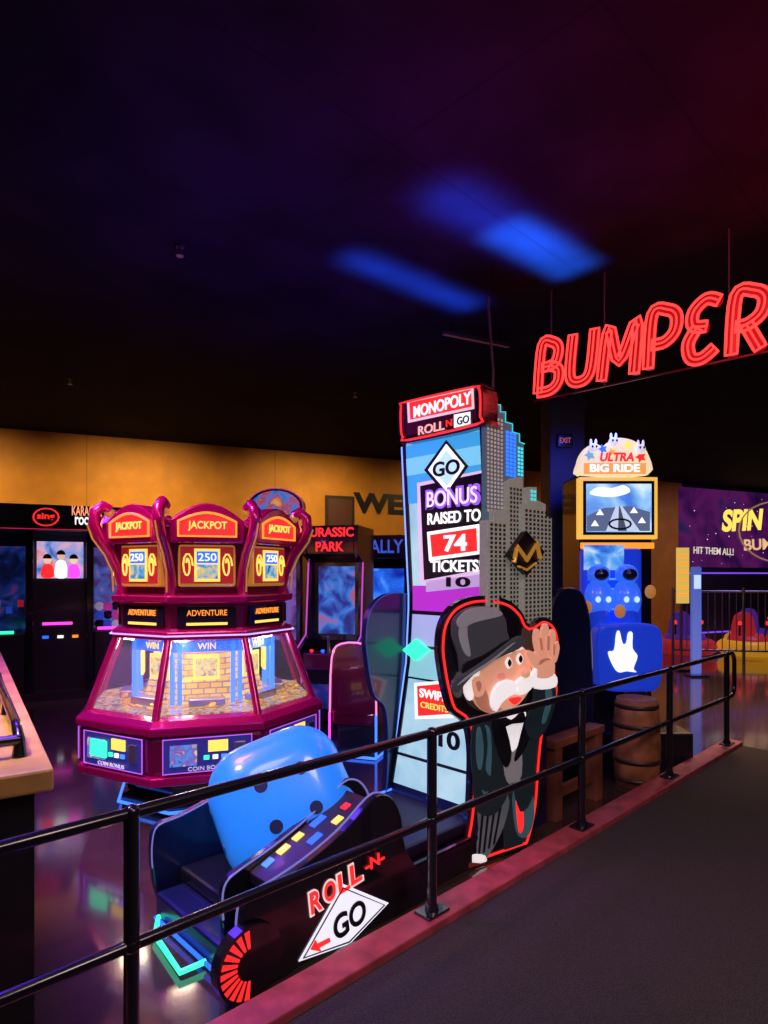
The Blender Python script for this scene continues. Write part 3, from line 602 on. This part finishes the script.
# ---------------------------------------------------------------- column, partition
cf=Fr(1.95,7.3,1,0);bx(None,'structural_column',cf,0,.42,0,CE,-.42,0,mat('column_paint',(.012,.016,.06),.5,var=.2,scale=3),.01)
R=root('exit_sign',(2.1,7.28,3.4));bx(R,'housing',cf,.08,.26,3.35,3.5,0.002,.05,BLK,.01);text(R,'letters','EXIT',cf,.17,3.425,.052,.13,.06,em('dim_red',(.7,.15,.15),.6))
R=root('partition_cabinet',(1.66,5.7,0));f=Fr(1.42,5.42,.9,.43)
prism(R,'body',f,smoothp([(0,0.03),(.54,0.03),(.56,.6),(.54,1.3),(.45,1.66),(.27,1.74),(.08,1.66),(.0,1.3),(-.02,.6)],3),-.45,0,mat('deep_navy',(.006,.01,.06),.4,coat=.4),.03)
bx(R,'plinth',f,-.02,.56,0,.06,-.47,.02,BLK)
WD=mat('brown_wood',(.26,.085,.04),.5,var=.4,scale=6,bump=.1)
R=root('wooden_bench',(1.55,4.75,0))
f=Fr(*st(1.72,.30,0)[:2],*D)
bx(R,'seat_plank',f,0,.78,.55,.61,-.14,0,WD,.008);bx(R,'leg_a',f,.66,.76,0,.55,-.13,-.01,WD,.006);bx(R,'leg_b',f,.02,.12,0,.55,-.13,-.01,WD,.006);bx(R,'stretcher',f,.1,.68,.15,.22,-.10,-.05,WD)
# ---------------------------------------------------------------- motion ride machine
V=root('motion_ride_machine',(2.38,6.4,0));f=Fr(1.99,6.3,1,0)
RB=mat('ride_blue',(.02,.08,.6),.3,em=(.01,.05,.75),es=.5,coat=.6)
RB2=mat('ride_blue_light',(.05,.2,.95),.3,em=(.03,.16,1),es=.65,coat=.6)
bx(V,'tower',f,.02,.76,0,2.9,-.7,-.05,BLK,.03)
sz=f.tr([(582,480),(655,480),(655,536),(582,536)])
u_0,u_1=sz[0][0],sz[1][0];zt,zb=sz[0][1],sz[2][1]
bx(V,'screen_frame',f,u_0-.03,u_1+.03,zb-.03,zt+.03,-.1,.0,mat('frame_gold',(.5,.3,.06),.4,em=(1,.55,.08),es=.9),.01)
bx(V,'screen_bezel',f,u_0+.01,u_1-.01,zb+.01,zt-.01,0,.008,BLK)
bx(V,'screen',f,u_0+.04,u_1-.04,zb+.04,zt-.04,.008,.012,screen('ride_screen',[(.06,.2,.7),(.25,.5,.9),(.75,.9,1)],2.2,1.1))
def vp(name,pts,b,m): return prism(V,name,f,f.off(b).tr(pts),.008,b,m)
vp('screen_ground',[(587,531),(587,516),(604,508),(630,506),(650,512),(650,531)],.015,em('scr_ground',(.12,.16,.3),.8))
vp('screen_track',[(606,531),(616,506),(622,506),(640,531)],.018,em('scr_track',(.6,.7,.9),.9))
vp('screen_track_mid',[(618,531),(619,506),(620,506),(627,531)],.020,em('scr_dark',(.1,.12,.2),.6))
vp('screen_cloud',smoothp([(590,494),(598,487),(612,488),(624,485),(630,492),(612,497)],3),.016,WHT)
for i,(x,y) in enumerate([(600,512),(634,510),(642,520),(595,523)]): vp('screen_snow_%d'%i,[(x-4,y+3),(x,y-3),(x+4,y+3)],.017,WHT)
tube(V,'screen_wheel',[f.w(.40+.11*math.cos(a/16*6.283),zb+.12+.05*math.sin(a/16*6.283),.024) for a in range(16)],.010,INK,True)
MQ=[em('mq_cream',(1,.78,.5),.9),em('mq_orange',(.9,.35,.08),1.0),em('mq_blue',(.2,.4,.8),.9)]
prism(V,'marquee',f,f.tr(smoothp([(583,475),(580,462),(585,450),(594,443),(604,446),(615,438),(630,439),(641,445),(649,455),(648,475)],3)),-.15,.0,MQ[0],.01)
vp('marquee_band',[(584,474),(584,463),(646,463),(646,474)],.012,MQ[1])
for i,(x,y,r_) in enumerate([(590,455,6),(641,457,6),(603,449,5),(628,445,5),(612,452,4)]): vp('marquee_burst_%d'%i,[(x+r_*math.cos(a/10*6.283)*(1 if a%2 else .5),y+r_*math.sin(a/10*6.283)*(1 if a%2 else .5)) for a in range(10)],.016,[MQ[2],RED,BLUE,YEL,MQ[1]][i])
ptext(V,'marquee_text','ULTRA',f,617,457,34,9,RED,b=.02,off=.04,shear=.2)
ptext(V,'marquee_text_b','BIG RIDE',f,615,468,50,8,WHT,b=.02,off=.03)
for i,(x,y) in enumerate([(592,449),(639,450),(612,443)]):
    p=f.w(*f.px(x,y),.04);ball(V,'rabbit_head_%d'%i,p,(.05,.04,.05),WH)
    for s_ in(-1,1):
        ball(V,'rabbit_ear_%d_%d'%(i,s_),p+Vector((s_*.025,0,.06)),(.013,.012,.035),WH);ball(V,'rabbit_eye_%d_%d'%(i,s_),p+Vector((s_*.02,-.04,.01)),(.01,.01,.013),INK)
bx(V,'speaker_strip',f,.02,.76,2.12,2.18,-.05,-.01,ORG)
bx(V,'lower_console',f,.0,.60,1.35,2.12,-.05,.10,RB,.04)
prism(V,'console_picture',f,f.off(.11).tr([(584,545),(624,545),(624,570),(584,570)]),.10,.11,screen('cons_pic',[(.02,.1,.7),(.1,.4,1),(.7,.85,1)],6,.9))
for i in range(4): bx(V,'led_row_%d'%i,f,.05,.5,1.80-.1*i,1.82-.1*i,.10,.11,LEDB)
g2=f.off(.5)
cart=g2.tr(smoothp([(600,628),(612,624),(650,624),(662,632),(664,655),(660,688),(640,692),(604,690),(598,670),(597,645)],3))
prism(V,'cart_body',g2,cart,-.45,0,RB,.03)
prism(V,'rabbit_decal',g2,g2.tr(smoothp([(616,634),(619,631),(622,643),(626,643),(628,633),(632,633),(632,648),(637,656),(633,668),(636,672),(626,671),(618,672),(612,664),(608,652),(614,650)],3)),0,.014,WHT)
for i,(x,y) in enumerate([(608,600),(637,600)]):
    p=g2.w(*g2.px(x,y),-.25)
    ball(V,'seat_shell_%d'%i,p,(.14,.12,.20),RB2);ball(V,'seat_head_%d'%i,p+Vector((0,0,.24)),(.11,.10,.10),RB2)
    cyl(V,'seat_base_%d'%i,p-Vector((0,0,.3)),p,.10,.10,RB)
    for s_ in(-1,1): ball(V,'seat_lamp_%d_%d'%(i,s_),p+Vector((s_*.05,-.13,.0)),(.025,.02,.03),em('pale_lamp',(.5,.75,1),1.1))
    ball(V,'seat_dark_opening_%d'%i,p+Vector((0,-.08,.24)),(.07,.05,.06),NAVY)
for i,(x,y) in enumerate([(590,608),(655,592),(624,612)]): ball(V,'handle_%d'%i,g2.w(*g2.px(x,y),-.1),(.05,.05,.065),mat('handle_orange',(.6,.25,.05),.4,em=(.7,.3,.05),es=.4))
bx(V,'motion_base',f,.05,.95,0,.35,-.1,.42,BLKM,.02);cyl(V,'actuator',f.w(.45,.35,.28),f.w(.45,.8,.28),.12,.1,STEEL)
def barrel(x,y,r=.2,h=.72):
    R=root('wooden_barrel',(x,y,0))
    lathe(R,'staves',(x,y),[(r*.86,0),(r*.95,h*.2),(r,h*.5),(r*.95,h*.8),(r*.86,h),(r*.8,h),(r*.8,h-.02)],mat('barrel_wood',(.42,.16,.06),.5,var=.4,scale=9),24)
    for z in(.08,.3,.7,.92):
        rr=r*(1-.14*((z-.5)/.5)**2)+.004;lathe(R,'hoop_%d'%int(z*100),(x,y),[(rr,h*z-.018),(rr+.004,h*z),(rr,h*z+.018)],mat('hoop_iron',(.1,.07,.06),.4,.7),24)
barrel(2.24,5.50,.2,.76)
# ---------------------------------------------------------------- bumper car arena
wf=RF.off(.02);a,_=wf.px(679,500)
mm=screen('mural_nebula',[(.01,.003,.04),(.06,.006,.11),(.18,.015,.18),(.02,.02,.14)],.9,.45)
R=root('space_mural',RF.w(11,2.9,.02));bx(R,'panel',RF,a,14.6,2.05,4.1,.004,.02,mm)
ptext(R,'text_spin','SPIN',RF,743,520,42,22,YEL,b=.03,off=.04,shear=.2,rot=.06)
ptext(R,'text_zone','ZONE',RF,800,516,54,25,YEL,b=.03,off=.04,shear=.2,rot=.06)
ptext(R,'text_bumper','BUMPER CARS',RF,789,543,86,11,em('lit_pinkw',(1,.6,.3),.8),b=.03,off=.02,rot=.05)
tube(R,'ring_orbit',[wf.w(wf.px(780,525)[0]+1.7*math.cos(a_/30*6.283),3.05+.85*math.sin(a_/30*6.283),.03) for a_ in range(30)],.02,em('ringpur',(.5,.25,.1),.6),True)
bm=bmesh.new()
for i in range(60):
    u=random.uniform(a+.1,14.4);z=random.uniform(2.15,4.05);r_=random.uniform(.008,.02)
    bm.faces.new([bm.verts.new(RF.w(u+r_*p,z+r_*q,.023)) for p,q in((-1,0),(0,-1),(1,0),(0,1))])
mesh(R,'stars',bm,WHT)
R=root('hanging_slogan',RF.w(8.6,2.5,.3));ptext(R,'slogan_text','HIT THEM ALL!',RF,714,551,40,7,em('slog',(.9,.75,.6),.8),b=.03,off=.01,rot=-.02)
R=root('arena_led_wall_strip',RF.w(11,.9,.02));tubes(R,'strips',[[RF.w(8.2,z,.02),RF.w(14.5,z,.02)] for z in(.35,1.9)],.02,em('arena_violet',(.25,.08,1),.9))
ff=Fr(6.2,13.3,.985,-.17);R=root('arena_fence',ff.w(2.5,0,0));L=7.0
tubes(R,'horizontal_rails',[[ff.w(0,z),ff.w(L,z)] for z in(.25,1.5)],.022,STEEL)
tubes(R,'pickets',[[ff.w(i*.14,.25),ff.w(i*.14,1.5)] for i in range(int(L/.14)+1)],.010,STEEL)
tubes(R,'fence_posts',[[ff.w(i*1.4,0),ff.w(i*1.4,1.58)] for i in range(6)],.03,STEEL)
def bumper(x,y,ringm,seatm):
    R=root('bumper_car',(x,y,0));bm=bmesh.new();n=28;k_=10
    V_=[[bm.verts.new((x+(.5+.17*math.cos(b/k_*6.283))*math.cos(a/n*6.283),y+(.5+.17*math.cos(b/k_*6.283))*math.sin(a/n*6.283),.22+.17*math.sin(b/k_*6.283))) for b in range(k_)] for a in range(n)]
    for i in range(n):
        for j in range(k_): bm.faces.new((V_[i][j],V_[(i+1)%n][j],V_[(i+1)%n][(j+1)%k_],V_[i][(j+1)%k_]))
    mesh(R,'bumper_ring',bm,ringm,True)
    lathe(R,'hull',(x,y),[(.42,.12),(.46,.35),(.4,.5),(.3,.42)],seatm,24)
    f=Fr(x-.25,y+.2,1,0);prism(R,'seat_back',f,smoothp([(0,.4),(.5,.4),(.46,.9),(.25,1.0),(.04,.9)],3),-.08,.0,seatm,.03)
    for s_ in(-1,1): tube(R,'joystick_%d'%s_,[Vector((x+.28*s_,y-.1,.4)),Vector((x+.3*s_,y-.15,.75))],.025,BLK);ball(R,'knob_%d'%s_,(x+.3*s_,y-.15,.77),(.04,.04,.05),RED)
YC=mat('car_yellow',(.8,.4,.03),.35,em=(1,.45,.02),es=.35);PC=mat('car_purple',(.1,.03,.25),.35,em=(.1,.03,.4),es=.3);RC=mat('car_red',(.6,.03,.04),.35,em=(.6,.03,.04),es=.3)
bumper(8.25,14.0,YC,RC);bumper(9.7,13.9,YC,RC);bumper(6.95,14.3,RC,PC);bumper(9.3,15.6,YC,PC)
f=Fr(5.64,12.0,1,0)
R=root('banner_stand',(5.78,12,0));bx(R,'pole',f,.12,.15,0,1.4,-.05,-.02,STEEL);bx(R,'base',f,.0,.28,0,.03,-.2,.1,BLK);bx(R,'banner',f,.02,.27,1.3,2.38,-.02,0,em('banner_yellow',(.9,.6,.12),.75),.005)
for i in range(6): bx(R,'banner_line_%d'%i,f,.05,.24,1.45+.15*i,1.49+.15*i,0,.004,ORG)
f=Fr(5.52,11.3,1,0)
R=root('payment_kiosk',(5.72,11.3,0));bx(R,'post',f,.10,.28,.03,2.0,-.1,0,mat('kiosk_pale',(.2,.28,.8),.4,em=(.1,.18,.8),es=.5),.03);bx(R,'foot',f,.03,.37,0,.03,-.2,.1,BLK);bx(R,'panel',f,.13,.25,1.6,1.85,0,.01,em('kiosk_screen',(.6,.8,1),.9))
# ---------------------------------------------------------------- neon BUMPER sign
NF=Fr(1.35,5.08,.728,-.686);N=root('neon_bumper_sign',NF.w(1.2,3.55,0))
LT={'B':[[(0,0),(0,1),(.55,1),(.85,.85),(.8,.6),(.5,.52),(.1,.52)],[(.5,.52),(.95,.4),(.97,.14),(.6,0),(0,0)]],
'U':[[(0,1),(0,.35),(.12,.08),(.5,0),(.88,.08),(1,.35),(1,1)]],
'M':[[(0,0),(.08,1),(.5,.3),(.92,1),(1,0)]],
'P':[[(.05,0),(0,1),(.6,1),(.95,.85),(.95,.58),(.6,.42),(.1,.42)]],
'E':[[(.95,.93),(.5,1.02),(.08,.85),(.12,.6),(.6,.53)],[(.25,.54),(0,.3),(.15,.03),(.55,-.02),(.98,.12)]],
'R':[[(.05,0),(0,1),(.6,1),(.95,.85),(.9,.6),(.5,.46),(.1,.46)],[(.45,.46),(1,0)]],
'C':[[(.95,.85),(.5,1),(.1,.8),(0,.45),(.15,.1),(.55,0),(.95,.15)]],
'A':[[(0,0),(.45,1),(.6,1),(1,0)],[(.22,.35),(.82,.35)]],
'S':[[(.9,.9),(.5,1),(.1,.82),(.3,.55),(.75,.42),(.9,.15),(.5,0),(.05,.1)]]}
def offs(p,d):
    o=[]
    for i in range(len(p)):
        a=Vector(p[max(i-1,0)]);b=Vector(p[min(i+1,len(p)-1)]);t=(b-a).normalized();o.append((p[i][0]-t.y*d,p[i][1]+t.x*d))
    return o
u=-.09;inner=[];outer=[];back=[]
for ci,chh in enumerate('BUMPER CARS'):
    if chh==' ': u+=.14;continue
    w={'M':.25}.get(chh,.18);zb=3.355+.015*math.sin(ci*2.1)-(.02 if ci>3 else 0)
    for s_ in LT[chh]:
        sm=smoothp([(x*w+u+y_*.04,zb+y_*.385) for x,y_ in s_],5,False)
        back.append([NF.w(x,z,-.012) for x,z in sm]);inner.append([NF.w(x,z,.028) for x,z in sm])
        o1=offs(sm,.036);o2=offs(sm,-.036)
        outer.append([NF.w(x,z,.022) for x,z in o1+o2[::-1]])
    u+=w+.092
tubes(N,'letter_backing',back,.034,mat('red_acrylic',(.2,.005,.01),.4,em=(.5,.006,.01),es=.5))
tubes(N,'neon_inner',inner,.007,REDT);tubes(N,'neon_outline',outer,.0095,REDT,True)
prism(N,'mounting_bar',NF,[(-.15,3.30),(u,3.30),(u,3.312),(-.15,3.312)],-.03,-.02,mat('sign_bar',(.1,.01,.02),.3))
tubes(N,'hanger_wires',[[NF.w(x,3.31,-.045),NF.w(x,CE,-.045)] for x in(0,.45,1.32,2.2,u-.1)],.005,mat('wire_grey',(.2,.17,.18),.4))
def sprinkler(px,py):
    Y=F*(CE-.05-H)/(HY-py);x=(px-CX)/F*Y;R=root('sprinkler_head',(x,Y,CE))
    cyl(R,'escutcheon',(x,Y,CE),(x,Y,CE-.02),.035,.03,BLKM);cyl(R,'stem',(x,Y,CE-.02),(x,Y,CE-.07),.012,.012,STEEL);cyl(R,'deflector',(x,Y,CE-.075),(x,Y,CE-.08),.026,.026,STEEL)
for p in((180,252),(70,382),(355,395)): sprinkler(*p)
R=root('track_light',(.9,5.9,4.1));tf=Fr(.55,5.75,.72,.35)
bx(R,'track_bar',tf,0,.75,4.08,4.11,-.02,.02,STEEL);tubes(R,'stems',[[tf.w(x,4.1),tf.w(x,CE)] for x in(.08,.65)],.008,BLK)
R=root('ceiling_pipe',(.8,4.6,3.6));tube(R,'conduit',[Vector((.80,4.75,3.98)),Vector((.80,4.75,3.9)),Vector((.83,4.72,3.4)),Vector((.82,4.7,3.0))],.010,mat('conduit_grey',(.12,.1,.12),.4))
tube(R,'conduit_hook',[Vector((.80,4.75,CE)),Vector((.80,4.75,3.97))],.004,BLKM)
# ---------------------------------------------------------------- wood-capped half wall (left foreground)
R=root('half_wall_counter',(-2.5,4.3,0));zc=1.1
def gp(px,py,z): Y=F*(H-z)/(py-HY);return ((px-CX)/F*Y,Y)
A_=gp(54,768,zc);B_=gp(0,650,zc)
wd=mat('light_wood_cap',(.66,.38,.10),.4,var=.2,scale=7,bump=.1)
hf=Fr(A_[0],A_[1],B_[0]-A_[0],B_[1]-A_[1]);L=math.hypot(B_[0]-A_[0],B_[1]-A_[1])
sgn=1 if hf.n[0]<0 else -1
lo,hi=(0,.8) if sgn==1 else (-.8,0)
bx(R,'wood_cap',hf,0,L,zc-.09,zc,lo,hi,wd,.012)
bx(R,'wall_body',hf,.08,L-.08,0,zc-.09,lo+.06,hi-.06,BLKM,0)
c_=lambda u,z,b: hf.w(u,z,b*sgn)
tube(R,'black_handrail',[c_(.25,zc,.10),c_(.25,zc+.07,.10),c_(.5,zc+.09,.10),c_(2.4,zc+.09,.12)],.022,RAILM)
tube(R,'handrail_return',[c_(.25,zc+.07,.10),c_(.25,zc+.07,.55)],.022,RAILM)
for i,u_ in enumerate((.25,1.2,2.2)): cyl(R,'bracket_%d'%i,c_(u_,zc,.10),c_(u_,zc+.09,.10),.03,.015,RAILM)
# ---------------------------------------------------------------- lights
def up(name,x,y,z,col,e,sx,sy,ang,spread=1.0):
    l=bpy.data.lights.new(name,'AREA');l.shape='RECTANGLE';l.size=sx;l.size_y=sy;l.color=col;l.energy=e;l.spread=spread
    o=bpy.data.objects.new(name,l);sc.collection.objects.link(o)
    o.matrix_world=Matrix.Translation((x,y,z))@Matrix.Rotation(ang,4,'Z')@Matrix.Rotation(math.pi,4,'X')
up('blue_uplight',1.15,4.5,3.92,(.008,.12,1),46,.95,.34,.70,1.0)
up('blue_uplight_tail',.78,4.18,3.85,(.01,.05,1),24,1.2,.30,.70,1.4)
up('blue_uplight_b',.25,5.0,3.88,(.01,.07,1),30,1.35,.22,.70,1.2)
light('purple_wash','SPOT',(-.4,4.0,1.7),(-.5,4.3,4.2),(.13,.015,1),300,.3,angle=1.9)
light('magenta_wash','SPOT',(.5,3.0,2.2),(.7,3.1,4.2),(.8,.01,.4),95,.3,angle=2.1)
light('red_wash','SPOT',(2.4,2.9,2.2),(2.2,2.8,4.2),(1,.01,.10),165,.3,angle=2.2)
light('red_sign_glow','POINT',(2.2,4.0,3.4),(0,0,0),(1,.05,.05),9,.3)
for i,u_ in enumerate((-8,-5,-2,1,5)):
    p=RF.w(u_,4.1,1.6);light('wall_wash_%d'%i,'AREA',p,RF.w(u_,2.5,0),(1,.68,.32),(25,23,18,9,7)[i],1.8,.2,1.8)
light('blue_floor_light','SPOT',(-.1,6.5,3.8),(-.15,6.1,0),(.02,.04,1),1100,.4,angle=.62)
light('blue_left_light','AREA',(-3.2,5.2,3.9),(-2.6,5.2,0),(.10,.03,1),80,1.2,spread=1.9)
light('purple_floor_fill','AREA',(-1.9,2.9,3.9),(-1.7,3.4,0),(.12,.03,1),24,.8,spread=1.2)  # area light added to tint the floor at lower left
light('blue_rim_light','SPOT',(.1,6.4,3.9),(.15,4.6,.3),(.05,.08,1),160,.4,angle=.75)
light('blue_column_light','SPOT',(2.2,6.0,3.6),(2.1,7.3,2.2),(.02,.06,1),90,.2,angle=1.6)
light('blue_ride_light','SPOT',(2.2,5.2,3.9),(2.4,6.1,.6),(.06,.12,1),90,.3,angle=.55)
light('warm_right_light','AREA',(5.3,9.0,4.1),(5.1,8.6,0),(1,.60,.38),110,1.4,spread=1.7)
light('arena_light','AREA',(8.5,13.5,4.0),(8.6,14,0),(.55,.4,1),45,1.5)
light('walkway_fill','AREA',(2.2,.6,4.0),(1.9,2.7,0),(1,.70,.64),48,1.3,spread=2.2)  # camera-side fill added for the rail, curb and carpet
light('machine_key','AREA',(-.2,1.2,4.0),(.3,4.2,.7),(.7,.5,1),12,1.0,spread=1.5)
light('counter_fill','AREA',(-2.2,2.2,4.0),(-1.9,3.2,1.0),(1,.8,.3),18,.5,spread=1.2)  # added fill light, brightens the wood cap; no fixture here
light('pusher_key','AREA',(-2.2,3.6,4.0),(-1.6,5.2,1.2),(1,.2,.8),50,.8,spread=1.8)
w=bpy.data.worlds.new('World');sc.world=w;w.use_nodes=True
w.node_tree.nodes['Background'].inputs[0].default_value=(.01,.01,.03,1);w.node_tree.nodes['Background'].inputs[1].default_value=.1
# ---------------------------------------------------------------- camera
cam=bpy.data.cameras.new('Camera');cam.sensor_fit='AUTO';cam.sensor_width=36;cam.lens=F/1024*36;cam.shift_y=(HY-512)/1024;cam.clip_start=.05
co=bpy.data.objects.new('Camera',cam);co.location=(0,0,H);co.rotation_euler=(math.pi/2,0,0);sc.collection.objects.link(co);sc.camera=co
